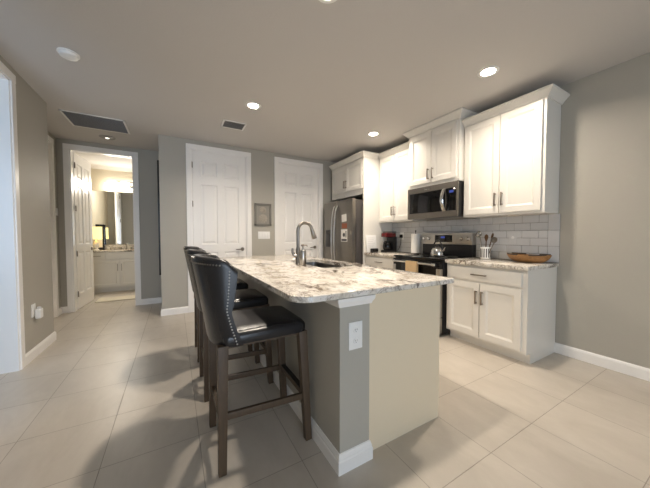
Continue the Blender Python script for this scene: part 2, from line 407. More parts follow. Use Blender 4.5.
can(.829, 1.42, 'recessed ceiling light cut by the top edge of the photo', .78)
t = thing('smoke_detector', 'round white smoke detector alone on the left of the ceiling', 'smoke detector', (-.722, 2.929, ZC))
MB().lathe((-.722, 2.929, ZC), [(0, -.034), (.04, -.034), (.056, -.028), (.062, -.012), (.062, -.01)], 28).build('body', 'white', t)
MB().lathe((-.722, 2.929, ZC), [(.062, -.011), (.07, -.009), (.07, 0), (.062, 0)], 28).build('mounting_ring', 'white', t)
t = thing('ceiling_fixture', 'small round ceiling fixture with a bright centre in front of the bathroom doorway', 'ceiling fixture', (-.852, 5.10, ZC))
MB().lathe((-.852, 5.10, ZC), [(.03, -.014), (.085, -.010), (.10, -.004), (.10, 0)], 28).build('plate', 'grille', t)
MB().lathe((-.852, 5.10, ZC), [(0, -.019), (.018, -.018), (.03, -.012)], 20).build('lens', 'dot', t)
def vent(name, label, cat, x0, x1, y0, y1, n, fm, along='x'):
    t = thing(name, label, cat, ((x0+x1)/2, (y0+y1)/2, ZC)); f = .022; m = MB()
    m.box(x0, x1, y0, y0+f, ZC-.008, ZC, .002); m.box(x0, x1, y1-f, y1, ZC-.008, ZC, .002); m.box(x0, x0+f, y0, y1, ZC-.008, ZC, .002); m.box(x1-f, x1, y0, y1, ZC-.008, ZC, .002)
    m.build('frame', 'white', t)
    MB().box(x0+f, x1-f, y0+f, y1-f, ZC-.002, ZC).build('backing', 'grilledark', t)
    m = MB()
    for i in range(n):
        y = y0+f+(i+.5)*(y1-y0-2*f)/n
        m.box(x0+f, x1-f, y-.006, y+.006, ZC-.008, ZC-.006, rot=('X', R(28)))
    m.build('louvres', fm, t)
vent('return_grille', 'large grey return air grille in the hall ceiling', 'air grille', -1.155, -.532, 4.25, 4.77, 34, 'grille')
vent('supply_vent', 'small rectangular supply vent above the left white door', 'air vent', .562, .858, 3.585, 3.835, 13, 'grille')

# ------------------------------------------------------------ cabinets
def face(x):      # faces looking to -x: a along +y, b up, d outwards
    return lambda a, b, d: (x-d, a, b)
CR = [(.012, -.009), (.02, -.011)]
def cab_door(t, y0, y1, z0, z1, x, handle=None, st=.058, name='door'):
    """shaker door, back at x, front .02 out"""
    P = face(x-.02)
    mb = MB().slab(P, [y0, y0+st, y1-st, y1], [z0, z0+st, z1-st, z1], {(1, 1)}, .02, [(.006, -.003), (.018, -.010), (.02, -.011)])
    o = mb.build(name, 'cab', t, smooth=0, bevel=.0025)
    if handle: pull(o, x-.02, *handle)
    return o
def pull(parent, x, y, z0, z1=None, y1=None):
    m = MB()
    if z1 is not None:    # upright bar pull
        m.box(x-.034, x-.024, y-.006, y+.006, z0, z1, .002)
        for z in (z0+.012, z1-.012): m.box(x-.03, x, y-.005, y+.005, z-.006, z+.006)
    else:
        m.box(x-.034, x-.024, y, y1, z0-.006, z0+.006, .002)
        for a in (y+.012, y1-.012): m.box(x-.03, x, a-.006, a+.006, z0-.005, z0+.005)
    m.build('handle', 'dnickel', parent)
def drawer(t, y0, y1, z0, z1, x, hy0, hy1):
    o = MB().box(x-.02, x, y0, y1, z0, z1, .004).build('drawer', 'cab', t); pull(o, x-.02, hy0, (z0+z1)/2, None, hy1)
CRP = lambda z: [(0, z-.0), (.012, z), (.02, z+.016), (.05, z+.048), (.066, z+.062), (.066, z+.078), (0, z+.078)]

# base cabinet on the right end
Y0, YA = 1.158, 1.972
t = thing('base_cabinet', 'white base cabinet with one drawer and two doors at the right end of the counter', 'cabinet', (3.06, 1.56, 0), 'white base cabinets')
m = MB(); m.box(2.76, XW-.004, Y0, YA, .1, .874); m.box(2.835, XW-.004, Y0, YA, 0, .1); m.build('body', 'cab', t, smooth=0)
drawer(t, 1.20, 1.952, .715, .848, 2.76, 1.505, 1.66)
cab_door(t, 1.585, 1.952, .125, .69, 2.76, (1.61, .475, .615))
cab_door(t, 1.20, 1.575, .125, .69, 2.76, (1.548, .475, .615))
# base cabinet by the refrigerator
Y1, Y2 = 2.752, 3.488
t = thing('base_cabinet', 'white base cabinet between the black range and the refrigerator panel', 'cabinet', (3.06, 3.12, 0), 'white base cabinets')
m = MB(); m.box(2.76, XW-.004, Y1, Y2, .1, .874); m.box(2.835, XW-.004, Y1, Y2, 0, .1); m.build('body', 'cab', t, smooth=0)
drawer(t, Y1+.03, Y2-.02, .715, .848, 2.76, 3.05, 3.2)
cab_door(t, Y1+.03, 3.115, .125, .69, 2.76, (3.09, .475, .615)); cab_door(t, 3.125, Y2-.02, .125, .69, 2.76, (3.15, .475, .615))
# counters
for a, b, lab in ((Y0-.018, YA+.002, 'short granite countertop holding the wooden bowl and the utensil crock'), (Y1, Y2, 'short granite countertop holding the coffee maker')):
    tag(MB().box(2.722, XW-.006, a, b, .876, .914, .006).build('countertop', 'granite'), lab, 'countertop', 'granite countertops along the wall')
# upper cabinets
def crown(t, path, z): MB().sweep(path, CRP(z), 1).build('crown_moulding', 'cab', t, smooth=0)
ZU, ZT = 1.41, 2.486
t = thing('wall_cabinet', 'white two door wall cabinet at the right end above the wooden bowl', 'cabinet', (3.19, 1.56, ZU), 'white wall cabinets')
MB().box(3.05, XW-.004, Y0, YA-.005, ZU, ZT+.07).build('body', 'cab', t, smooth=0)
cab_door(t, 1.185, 1.552, ZU+.025, ZT-.012, 3.05, (1.523, 1.51, 1.65)); cab_door(t, 1.562, 1.95, ZU+.025, ZT-.012, 3.05, (1.592, 1.51, 1.65))
crown(t, [(3.05, YA-.006), (3.05, Y0), (XW-.005, Y0)], ZT-.004)
t = thing('wall_cabinet', 'tall white wall cabinet directly above the microwave', 'cabinet', (3.15, 2.36, 1.852), 'white wall cabinets')
MB().box(2.96, XW-.004, YA, Y1-.002, 1.852, 2.662).build('body', 'cab', t, smooth=0)
cab_door(t, YA+.03, 2.352, 1.895, 2.56, 2.96, (2.325, 1.935, 2.075)); cab_door(t, 2.362, Y1-.03, 1.895, 2.56, 2.96, (2.395, 1.935, 2.075))
crown(t, [(XW-.005, Y1-.002), (2.96, Y1-.002), (2.96, YA), (XW-.005, YA)], 2.588)
t = thing('wall_cabinet', 'white two door wall cabinet above the coffee maker', 'cabinet', (3.19, 3.12, ZU), 'white wall cabinets')
MB().box(3.05, XW-.004, Y1+.004, Y2, ZU, ZT+.07).build('body', 'cab', t, smooth=0)
cab_door(t, Y1+.03, 3.118, ZU+.025, ZT-.012, 3.05, (3.092, 1.51, 1.65)); cab_door(t, 3.128, Y2-.03, ZU+.025, ZT-.012, 3.05, (3.154, 1.51, 1.65))
crown(t, [(3.05, Y2), (3.05, Y1+.004)], ZT-.004)
t = thing('refrigerator_cabinet', 'white two door cabinet above the refrigerator with a tall side panel', 'cabinet', (3.05, 4.03, 0))
MB().box(2.74, XW-.004, 3.512, 4.54, 1.89, ZT+.07).build('body', 'cab', t, smooth=0)
MB().box(2.72, XW-.004, 3.49, 3.512, 0, ZT+.07).build('side_panel', 'cab', t, smooth=0)
cab_door(t, 3.54, 4.022, 1.985, ZT-.02, 2.74, (4.0, 2.05, 2.185)); cab_door(t, 4.032, 4.5, 1.985, ZT-.02, 2.74, (4.055, 2.05, 2.185))
crown(t, [(2.74, 4.54), (2.72, 3.6), (2.72, 3.488), (2.982, 3.488)], ZT-.004)

# backsplash
t = thing('tile_backsplash', 'white subway tile backsplash between counter and wall cabinets', 'backsplash', (XW, 2.3, .914))
MB().box(XW-.005, XW-.0005, 1.142, Y2-.002, .914, 1.408).build('grout_bed', 'grout', t)
m = MB(); rh = .0823; TL = .157
for r in range(6):
    z0 = .915+r*rh; y = 1.238 - (TL/2 if r % 2 else 0)
    while y < Y2:
        a, b = max(y, 1.238), min(y+TL, Y2-.003)
        if b-a > .02: m.box(XW-.011, XW-.004, a+.002, b-.002, z0+.002, z0+rh-.002, .0015, 1)
        y += TL
for k in range(3): m.box(XW-.011, XW-.004, 1.143, 1.2367, .915+k*2*rh+.0013, .915+(k+1)*2*rh-.0013, .0015, 1)
m.build('tiles', 'tilewhite', t, smooth=0)

# ------------------------------------------------------------ range, microwave, refrigerator
ya, yb = 1.982, 2.742
t = thing('range', 'black and stainless electric range with a glass top between the base cabinets', 'range', (3.0, 2.36, 0))
MB().box(2.70, 3.34, ya, yb, .03, .895, .004).build('body', 'black', t)
MB().box(2.665, 3.27, ya-.003, yb+.003, .897, .918, .006).build('cooktop', 'blackgloss', t)
for cx, cy, r in ((2.86, 2.17, .11), (2.86, 2.56, .09), (3.12, 2.17, .08), (3.12, 2.56, .1)): MB().lathe((cx, cy, .9182), [(r-.004, .0002), (r-.003, .0005), (r, .0005), (r+.001, .0002)], 40).build('burner_ring', 'grille', t)
dr = MB().box(2.655, 2.70, ya+.004, yb-.004, .235, .885, .006).build('oven_door', 'blackgloss', t)
m = MB(); m.box(2.65, 2.70, ya+.002, ya+.055, .235, .80, .004); m.box(2.65, 2.70, yb-.055, yb-.002, .235, .80, .004); m.box(2.65, 2.70, ya+.055, yb-.055, .235, .29, .004); m.build('door_frame', 'steel', dr)
m = MB(); m.tube([(2.605, ya+.05, .85), (2.605, yb-.05, .85)], .012, 12)
for y in (ya+.065, yb-.065): m.box(2.60, 2.66, y-.02, y+.02, .835, .866, .004)
m.build('oven_handle', 'bright', dr)
MB().box(2.655, 2.70, ya+.002, yb-.002, .045, .228, .006).build('storage_drawer', 'steel', t)
bp = MB().box(3.26, 3.345, ya-.003, yb+.003, .918, 1.075, .004).build('lower_back_guard', 'black', t)
bk = MB().box(3.245, 3.345, ya-.004, yb+.004, 1.07, 1.225, .006).build('control_panel', 'steel', t)
MB().box(3.243, 3.25, 2.245, 2.52, 1.10, 1.198, .003).build('display', 'blackgloss', bk)
MB().box(3.2415, 3.2432, 2.36, 2.42, 1.155, 1.178).build('clock_digits', 'blue', bk)
for y in (2.70, 2.62, 2.115, 2.03):
    MB().lathe((3.245, y, 1.15), [(0, -.026), (.017, -.026), (.02, -.022), (.021, -.004), (.025, -.002), (.025, 0)], 20, 'x').build('knob', 'bright', bk)

t = thing('microwave', 'stainless over the range microwave with black glass door', 'microwave', (3.14, 2.36, 1.423))
MB().box(2.961, XW-.012, ya-.008, yb+.008, 1.423, 1.848, .003).build('body', 'black', t)
dr = MB().slab(face(2.941), [ya-.008, ya+.14, ya+.175, yb-.02, yb+.008], [1.423, 1.495, 1.775, 1.848], {(1, 1), (2, 1)}, .02, [(.001, -.003)]).build('door', 'slate', t, smooth=0)
MB().box(2.9385, 2.943, ya+.165, yb-.035, 1.497, 1.773, .002).build('window', 'blackgloss', dr)
pn = MB().box(2.9385, 2.943, ya+.012, ya+.145, 1.497, 1.773, .002).build('control_panel', 'blackgloss', t)
MB().box(2.9375, 2.9388, ya+.045, ya+.10, 1.715, 1.745).build('clock_digits', 'blue', pn)
pts = [(2.941-.012-.05*math.sin(math.pi*k/14), ya+.165, 1.50+.27*k/14) for k in range(15)]
m = MB(); m.tube([(x, y-.012, z) for x, y, z in pts], .011, 10); m.tube([(x, y+.012, z) for x, y, z in pts], .011, 10); m.tube(pts, .013, 10); m.build('handle', 'bright', dr)
MB().box(2.9385, 2.942, 2.37, 2.46, 1.803, 1.815, .001).build('badge', 'bright', dr)
m = MB()
for k in range(10): m.box(3.0+.03*k, 3.015+.03*k, ya+.05, yb-.05, 1.4215, 1.4232)
m.build('vent_slots', 'grille', t)

fy0, fy1, fs, FX = 3.535, 4.452, 4.035, 2.52
t = thing('refrigerator', 'grey stainless side by side refrigerator with notes on its right door', 'refrigerator', (2.95, 4.0, 0))
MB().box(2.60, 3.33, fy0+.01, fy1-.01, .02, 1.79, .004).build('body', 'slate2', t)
MB().box(2.57, 2.60, fy0+.02, fy1-.02, .02, .10).build('toe_grille', 'black', t)
dl = MB().box(FX, 2.592, fs+.004, fy1, .11, 1.805, .012, 3).build('freezer_door', 'slate', t)
dr = MB().box(FX, 2.592, fy0, fs-.004, .11, 1.805, .012, 3).build('door', 'slate', t)
for dd, y in ((dl, fs+.045), (dr, fs-.045)):
    pts = [(FX+.002-min(.03, .16*math.sin(math.pi*k/24))-.045*math.sin(math.pi*k/24), y, .50+1.22*k/24) for k in range(25)]
    MB().tube(pts, .0135, 12).build('handle', 'steel', dd)
m = MB().box(FX-.004, FX+.004, 4.20, 4.39, .98, 1.30, .003); dp = m.build('dispenser', 'black', dl)
MB().box(FX-.006, FX-.003, 4.215, 4.375, 1.22, 1.285).build('dispenser_panel', 'blackgloss', dp)
m = MB(); m.box(2.56, 2.64, fs-.06, fs+.06, 1.805, 1.822, .003); m.build('hinge_cover', 'slate2', t)
def note(name, y0, y1, z0, z1, mt, lab, cat, tilt=0):
    tag(MB().box(FX-.0022, FX-.0004, y0, y1, z0, z1, rot=('X', tilt)).build(name, mt, smooth=0), lab, cat, 'notes stuck on the refrigerator')
    return bpy.context
note('paper_note', 3.70, 3.845, 1.43, 1.555, 'paper', 'white paper note topmost on the refrigerator door', 'note', R(-4))
note('photo_card', 3.685, 3.84, 1.315, 1.40, 'card', 'orange brown card in the middle of the notes on the refrigerator', 'card', R(2))
t = thing('printed_card', 'white card with a dark print lowest on the refrigerator door', 'card', (FX-.001, 3.765, 1.09), 'notes stuck on the refrigerator')
MB().box(FX-.0022, FX-.0004, 3.675, 3.865, 1.09, 1.30).build('sheet', 'paper', t, smooth=0)
m = MB(); m.lathe((FX-.0022, 3.775, 1.205), [(.035, -.0006), (.035, 0)], 20, 'x'); m.box(FX-.0028, FX-.0022, 3.69, 3.85, 1.10, 1.135); m.box(FX-.0028, FX-.0022, 3.70, 3.725, 1.16, 1.27); m.build('print', 'greycard', t, smooth=0)

# ------------------------------------------------------------ island
t = thing('kitchen_island', 'long kitchen island with greige end post and white end panel tinted by warm light', 'kitchen island', (1.09, 2.35, 0))
IX0, IX1, IX2, IY, IYP, IYE = .70, .886, 1.489, 1.085, 1.113, 3.60
MB().box(IX0, IX1, IY, IYE, 0, .880).build('half_wall', 'wall', t, smooth=0)
m = MB()
for q in ((IX1, IX2, IYP, IYP+.02, 0, .88), (IX1, IX2, IYE-.02, IYE, 0, .88), (IX2-.02, IX2, IYP+.02, IYE-.02, 0, .88), (IX1, IX2-.02, IYP+.02, IYE-.02, .1, .12)): m.box(*q)
m.build('cabinet_body', 'panel', t, smooth=0)
BPI = [(0, 0), (.015, 0), (.015, .062), (.011, .068), (.011, .078), (.007, .088), (.005, .098), (0, .10)]
MB().sweep([(IX0, IYE), (IX0, IY), (IX1, IY), (IX1, IYP)], BPI, 1).build('baseboard', 'trim', t, smooth=0)
MB().sweep([(IX0, IYE), (IX0, IY), (IX1, IY), (IX1, IYP)], [(0, .836), (.008, .836), (.011, .846), (.02, .862), (.023, .8815), (0, .8815)], 1).build('top_moulding', 'trim', t, smooth=0)
op = MB().box(.752, .835, IY-.006, IY, .612, .752, .002).build('outlet_plate', 'white', t)
for z in (.655, .71):
    MB().lathe((.793, IY-.006, z), [(0, -.003), (.015, -.003), (.0165, 0)], 20, 'y').build('socket', 'white', op)
    m = MB()
    for x in (.787, .799): m.box(x-.001, x+.001, IY-.0096, IY-.0085, z-.001, z+.008)
    m.box(.7915, .7945, IY-.0096, IY-.0085, z-.009, z-.005)
    m.build('socket_slots', 'black', op)
# island counter with sink cut-out
SX0, SX1, SY0, SY1 = 1.10, 1.45, 1.96, 2.76
def rrect(x0, x1, y0, y1, rr, n=8):
    pts = []
    for (cx, cy, a0, r) in ((x1-rr[0], y0+rr[0], -90, rr[0]), (x1-rr[1], y1-rr[1], 0, rr[1]), (x0+rr[2], y1-rr[2], 90, rr[2]), (x0+rr[3], y0+rr[3], 180, rr[3])):
        for k in range(n+1): a = R(a0+90*k/n); pts.append((cx+r*math.cos(a), cy+r*math.sin(a)))
    return pts
def slab_hole(outer, inner, z0, z1, e=.006):
    m = MB(); t = m.bm
    def loop(p, z, off=0): return [t.verts.new((x, y, z)) for x, y in p]
    def inset(p, d):
        c = Vector((sum(x for x, y in p)/len(p), sum(y for x, y in p)/len(p))); out = []
        for i in range(len(p)):
            a, b, c2 = Vector(p[i-1]), Vector(p[i]), Vector(p[(i+1) % len(p)])
            dd = (c2-a).normalized(); out.append((b.x-dd.y*d, b.y+dd.x*d))
        return out
    oi = inset(outer, e)
    L = [loop(oi, z1), loop(inset(outer, e*.3), z1-e*.3), loop(outer, z1-e), loop(outer, z0+e*.5), loop(oi, z0)]
    I = [loop(inner, z1), loop(inner, z0)]
    def bridge(A, B):
        for i in range(len(A)): t.faces.new((A[i], A[(i+1) % len(A)], B[(i+1) % len(A)], B[i]))
    for A, B in zip(L, L[1:]): bridge(A, B)
    bridge(I[0], I[1])
    for A, B in ((L[0], I[0]), (L[-1], I[1])):
        bridge(A, B)
    bmesh.ops.recalc_face_normals(t, faces=t.faces[:]); return m
m = slab_hole(rrect(.46, 1.576, 1.065, 3.64, (.02, .03, .05, .10)), rrect(SX0, SX1, SY0, SY1, (.05,)*4), .882, .914)
tag(m.build('island_countertop', 'granite', smooth=40), 'large veined granite countertop with rounded corner on the island', 'countertop')
t = thing('kitchen_sink', 'undermount stainless sink sunk into the island countertop', 'sink', ((SX0+SX1)/2, (SY0+SY1)/2, .68))
a = rrect(SX0-.012, SX1+.012, SY0-.012, SY1+.012, (.06,)*4); b = rrect(SX0-.002, SX1+.002, SY0-.002, SY1+.002, (.05,)*4); c = rrect(SX0+.012, SX1-.012, SY0+.012, SY1-.012, (.06,)*4); dd = rrect(SX0+.05, SX1-.05, SY0+.05, SY1-.05, (.05,)*4)
g = [[(x, y, z) for x, y in p] for p, z in ((a, .8815), (b, .8815), (c, .72), (dd, .69))]
m = MB().grid(g, True); m.bm.faces.new([m.bm.verts.new((x, y, .69)) for x, y in dd]); m.build('basin', 'sinksteel', t, smooth=50)
MB().lathe(((SX0+SX1)/2, 2.45, .69), [(0, .001), (.03, .001), (.042, .004), (.045, 0)], 24).build('drain', 'bright', t)
# faucet
fx, fy = 1.04, 2.36
t = thing('kitchen_faucet', 'brushed nickel gooseneck faucet standing on the island beside the sink', 'faucet', (fx, fy, .914))
MB().lathe((fx, fy, .914), [(.030, 0), (.030, .006), (.025, .012), (.022, .1), (.020, .15), (.015, .17), (.0135, .2)], 24).build('body', 'nickel', t)
pts = [(fx, fy, 1.09), (fx, fy, 1.24)]
for k in range(1, 15): a = math.pi-math.pi*.93*k/14; pts.append((fx+.076+.076*math.cos(a), fy-.0, 1.24+.076*math.sin(a)))
MB().tube(pts, .0155, 14).build('spout', 'nickel', t)
e = Vector(pts[-1]); dv = (Vector(pts[-1])-Vector(pts[-2])).normalized()
MB().tube([e, e+dv*.02, e+dv*.05, e+dv*.095, e+dv*.10], [.016, .019, .021, .024, .021], 18).build('spray_head', 'nickel', t)
m = MB(); m.tube([(fx, fy, 1.0), (fx-.04, fy+.012, 1.0)], .021, 14); m.tube([(fx-.035, fy+.012, 1.0), (fx-.05, fy+.016, 1.03), (fx-.05, fy+.016, 1.07)], [.017, .013, .009], 12); m.build('lever', 'nickel', t)
# soap dispenser
px, py = 1.035, 2.235
t = thing('soap_dispenser', 'cylindrical steel soap dispenser in front of the faucet', 'soap dispenser', (px, py, .914))
MB().lathe((px, py, .914), [(.028, 0), (.030, .003), (.030, .135), (.026, .142), (.012, .145), (.012, .158), (0, .158)], 24).build('bottle', 'steel', t)
m = MB(); m.tube([(px, py, 1.06), (px, py, 1.095)], .006); m.lathe((px, py, 1.092), [(0, 0), (.016, 0), (.017, .012), (.012, .018), (0, .019)], 18); m.tube([(px, py, 1.102), (px+.04, py, 1.10), (px+.045, py, 1.09)], .005); m.build('pump', 'dnickel', t)

# ------------------------------------------------------------ bar stools
def make_stool():
    t = thing('bar_stool', 'x', 'bar stool', (0, 0, 0), 'black leather bar stools along the island')
    # local frame: +x towards the island, z up
    W = .212
    # seat cushion
    G = []; sx0, sx1 = -.225, .232
    def ring(ins, z): return [(x, y, z) for x, y in rrect(sx0+ins, sx1-ins, -W+ins, W-ins, (.045, .045, .03, .03), 6)]
    lv = [(.012, .638), (.003, .641), (0, .65), (0, .68), (.004, .690), (.014, .702), (.035, .709), (.09, .714), (.16, .716)]
    G = [ring(i, z) for i, z in lv]
    m = MB().grid(G, True); m.bm.faces.new([m.bm.verts.new(p) for p in G[-1]]); m.bm.faces.new([m.bm.verts.new(p) for p in G[0]]); bmesh.ops.remove_doubles(m.bm, verts=m.bm.verts[:], dist=1e-4); bmesh.ops.recalc_face_normals(m.bm, faces=m.bm.faces[:])
    st = m.build('seat', 'leather', t, smooth=50, local=True)
    m = MB(); m.box(-.20, .205, -.185, .185, .622, .645); m.build('seat_frame', 'wood', t, local=True)
    # winged back: closed plan outline swept up, recline and wing shape vary with height
    N, T = 28, 18
    def curve(u, k):
        if k < .45: d = .148-.024*math.sin(math.pi/2*k/.45)
        else: d = .124+.078*((k-.45)/.55)**.9
        a = u*math.pi/2; e = 2/2.5
        y = (W+.003)*(abs(math.sin(a))**e)*(1 if u >= 0 else -1); x = d*(1-max(0, math.cos(a))**e)
        return x, y
    def plan(s, k):        # s -1..1 across, k 0..1 up; outer line with its normal
        x, y = curve(s, k); x0, y0 = curve(max(-1, s-.01), k); x1, y1 = curve(min(1, s+.01), k)
        n = Vector((-(y1-y0), x1-x0)).normalized()
        return x, y, n.x, n.y
    def topz(s): 
        a = abs(s); return 1.088-.02*a**2-(.05*((a-.82)/.18)**2 if a > .82 else 0)
    def pt(s, k, off):
        z0 = .635; z = z0+(topz(s)-z0)*k
        x, y, nx, ny = plan(s, k); xr = -.276-.078*k**1.1
        return (xr+x-nx*off, y-ny*off, z)
    S = [-1+2*i/N for i in range(N+1)]; K = [0, .03]+[.03+.94*j/T for j in range(1, T+1)]
    def thick(k): return .052 if k > .3 else .052+.01*(1-k/.3)
    rows = []
    prof = [(k, 0.004 if k < .01 else 0) for k in K] + [(.985, .004), (1.0, .018), (1.0, .036), (.985, .05)] + [(k, thick(k)) for k in K[::-1]]
    for s in S: rows.append([pt(s, k, o) for k, o in prof])
    m = MB().grid(rows, True)
    for row in (rows[0], rows[-1]):           # rounded wing fronts
        h = len(row)//2
        for i in range(h-1):
            a, b, c, d = row[i], row[i+1], row[-2-i], row[-1-i]
            m.bm.faces.new([m.bm.verts.new(Vector(q)) for q in (a, b, c, d)])
        mid = None
    bmesh.ops.remove_doubles(m.bm, verts=m.bm.verts[:], dist=4e-4); bmesh.ops.recalc_face_normals(m.bm, faces=m.bm.faces[:])
    bk = m.build('backrest', 'leather', t, smooth=60, local=True)
    # nailheads along the wing edges and under the top rim
    def nail(m, s, k):
        p = Vector(pt(s, k, 0)); x, y, nx, ny = plan(s, k)
        mm = MB().lathe((0, 0, 0), [(.0048, -.001), (.0046, .001), (.0034, .0028), (0, .0036)], 8)
        q = Vector((nx, ny, 0)).normalized().to_track_quat('Z', 'Y').to_matrix().to_4x4()
        mm.xform(Matrix.Translation(p) @ q)
        me = bpy.data.meshes.new('n'); mm.bm.to_mesh(me); mm.bm.free(); m.bm.from_mesh(me); bpy.data.meshes.remove(me)
    for s in (-.92, .92):
        m = MB()
        for j in range(25): nail(m, s, .03+.87*j/24)
        m.build('nailhead_row', 'nickel', bk, local=True)
    m = MB()
    for i in range(31): nail(m, -.78+1.56*i/30, .93)
    m.build('nailhead_row', 'nickel', bk, local=True)
    # legs
    LEG = {}
    for sx, sy in ((-1, -1), (-1, 1), (1, -1), (1, 1)):
        top = Vector((-.225 if sx < 0 else .205, sy*.185, .645)); bot = Vector((-.235 if sx < 0 else .238, sy*.195, 0))
        MB().bar(bot, top, .038, .038, .05, .05, .003).build('leg', 'wood', t, local=True); LEG[sx, sy] = (bot, top)
    def at(sx, sy, z): b, tp = LEG[sx, sy]; return b+(tp-b)*(z/.645)
    for sy in (-1, 1): MB().bar(at(-1, sy, .285), at(1, sy, .262), .034, .02, bev=.002).build('stretcher', 'wood', t, local=True)
    MB().bar(at(-1, -1, .245), at(-1, 1, .245), .018, .034, bev=.002).build('stretcher', 'wood', t, local=True)
    fr = MB().bar(at(1, -1, .265), at(1, 1, .265), .022, .04, bev=.002).build('footrest', 'wood', t, local=True)
    a, b = at(1, -1, .287), at(1, 1, .287)
    MB().box(a.x-.016, a.x+.016, a.y+.02, b.y-.02, .282, .288, .002).build('kick_plate', 'black', fr, local=True)
    return t
st = make_stool()
LAB = ('black leather bar stool nearest the camera, at the rounded counter corner', 'middle black bar stool of the row along the island', 'farthest black bar stool of the row, beside the left white door')
for i, (x, y, rz) in enumerate(((.424, 1.567, 0), (.42, 2.248, 0), (.424, 2.93, 0))):
    o = st if i == 0 else copy_tree(st)
    o.location = (x, y, 0); o.rotation_euler = (0, 0, rz); o['label'] = LAB[i]; o['category'] = 'bar stool'; o['group'] = 'black leather bar stools along the island'

# ------------------------------------------------------------ things on the counters
t = thing('kettle', 'stainless tea kettle on the black cooktop', 'kettle', (2.98, 2.27, .9187)); kx, ky = 2.98, 2.27
MB().lathe((kx, ky, .9187), [(.070, 0), (.08, .004), (.083, .03), (.078, .075), (.062, .105), (.035, .118), (.033, .122), (0, .128)], 30).build('body', 'bright', t)
MB().lathe((kx, ky, .9187), [(.006, .127), (.012, .135), (.012, .145), (0, .15)], 16).build('lid_knob', 'black', t)
MB().tube([(kx, ky+.068*math.cos(a), .9187+.085+.125*math.sin(a)) for a in [math.pi*k/14 for k in range(15)]], .0085, 10).build('handle', 'black', t)
MB().tube([(kx, ky-.06, .9187+.06), (kx, ky-.10, .9187+.09), (kx, ky-.115, .9187+.12)], [.02, .013, .010], 12).build('spout', 'bright', t)

tw = MB(); tw.box(2.588, 2.593, 2.272, 2.452, .585, .86, .002); tw.box(2.616, 2.622, 2.272, 2.452, .66, .86, .002); tw.box(2.588, 2.622, 2.272, 2.452, .8615, .8665, .002)
tag(tw.build('dish_towel', 'towel'), 'beige dish towel hanging over the oven door handle', 'towel')

cx, cy = 3.235, 1.80
t = thing('utensil_crock', 'white crock with grey vertical stripes beside the range', 'crock', (cx, cy, .914))
MB().lathe((cx, cy, .914), [(.05, 0), (.054, .004), (.054, .138), (.051, .14), (.048, .138), (.048, .012), (0, .01)], 28).build('pot', 'white', t)
m = MB()
for k in range(14):
    a = 2*math.pi*k/14; m.box(cx-.0055, cx+.0055, cy+.0535, cy+.0555, .93, 1.035)
    for v in m.bm.verts[-8:]: q = Matrix.Rotation(a, 3, 'Z'); v.co = Vector((cx, cy, 0))+q@(v.co-Vector((cx, cy, 0)))
m.build('stripes', 'crockmark', t, smooth=0)
def utensil(name, lab, mt, dx, dy, lx, ly, L, kind):
    b = Vector((cx+dx, cy+dy, .93)); e = b+Vector((lx, ly, L)); t = thing(name, lab, name.split('_')[-1], b, 'utensils in the crock')
    MB().tube([b, (b+e)/2, e], [.006, .0055, .006], 8).build('stem', mt, t)
    d = (e-b).normalized(); q = d.to_track_quat('Z', 'X').to_matrix().to_4x4()
    if kind == 'ladle': mm = MB().lathe((0, 0, 0), [(0, -.006), (.02, .0), (.034, .014), (.038, .03), (.034, .03), (.03, .016), (0, 0)], 18); mm.xform(Matrix.Translation(e+d*.02) @ Matrix.Rotation(R(-65), 4, 'Y'))
    else: mm = MB().lathe((0, 0, 0), [(.006, -.01), (.016, .012), (.023, .035), (.022, .055), (.012, .072), (0, .075)], 18); mm.xform(Matrix.Translation(e) @ q @ Matrix.Diagonal((.3, 1, 1, 1)))
    mm.build('head', mt, t)
utensil('steel_ladle', 'steel ladle standing upright in the striped crock', 'bright', -.01, .025, -.015, .03, .245, 'ladle')
utensil('wooden_spoon', 'wooden spoon in the crock next to the ladle', 'spoonwood', .0, .0, .01, .0, .2, 'spoon')
utensil('wooden_spatula', 'brown wooden utensil leaning right in the crock', 'spoonwood', .01, -.01, .0, -.05, .215, 'spoon')
utensil('serving_spoon', 'dark steel spoon leaning far right in the crock', 'nickel', -.012, -.025, -.01, -.085, .18, 'ladle')

bx, by = 3.17, 1.335
t = thing('wooden_bowl', 'long carved wooden bowl on the right end of the counter', 'bowl', (bx, by, .914))
def bring(L, Wd, z, up=0):
    out = []
    for k in range(32):
        a = 2*math.pi*k/32; s = math.sin(a); c = math.cos(a)
        out.append((bx+Wd*c*(1-.25*abs(s)**3), by+L*s, .914+z+up*abs(s)**3))
    return out
G = [bring(.10, .05, 0), bring(.135, .08, .008), bring(.172, .105, .035), bring(.192, .115, .06, .006), bring(.2, .118, .076, .008), bring(.188, .108, .076, .008), bring(.15, .085, .035), bring(.08, .045, .014)]
m = MB().grid(G, True); m.bm.faces.new([m.bm.verts.new(p) for p in G[0]][::-1]); m.bm.faces.new([m.bm.verts.new(p) for p in G[-1]]); m.build('body', 'bowlwood', t, smooth=50)
m = MB()
for a0, a1 in ((18, 62), (118, 165), (195, 242), (298, 342)):
    pts = []
    for k in range(7):
        a = R(a0+(a1-a0)*k/6); s = math.sin(a); c = math.cos(a); pts.append((bx+.113*c*(1-.25*abs(s)**3), by+.194*s, .914+.078+.008*abs(s)**3))
    m.tube(pts, .0075, 8)
m.build('rim_inlay', 'darkwood', t)

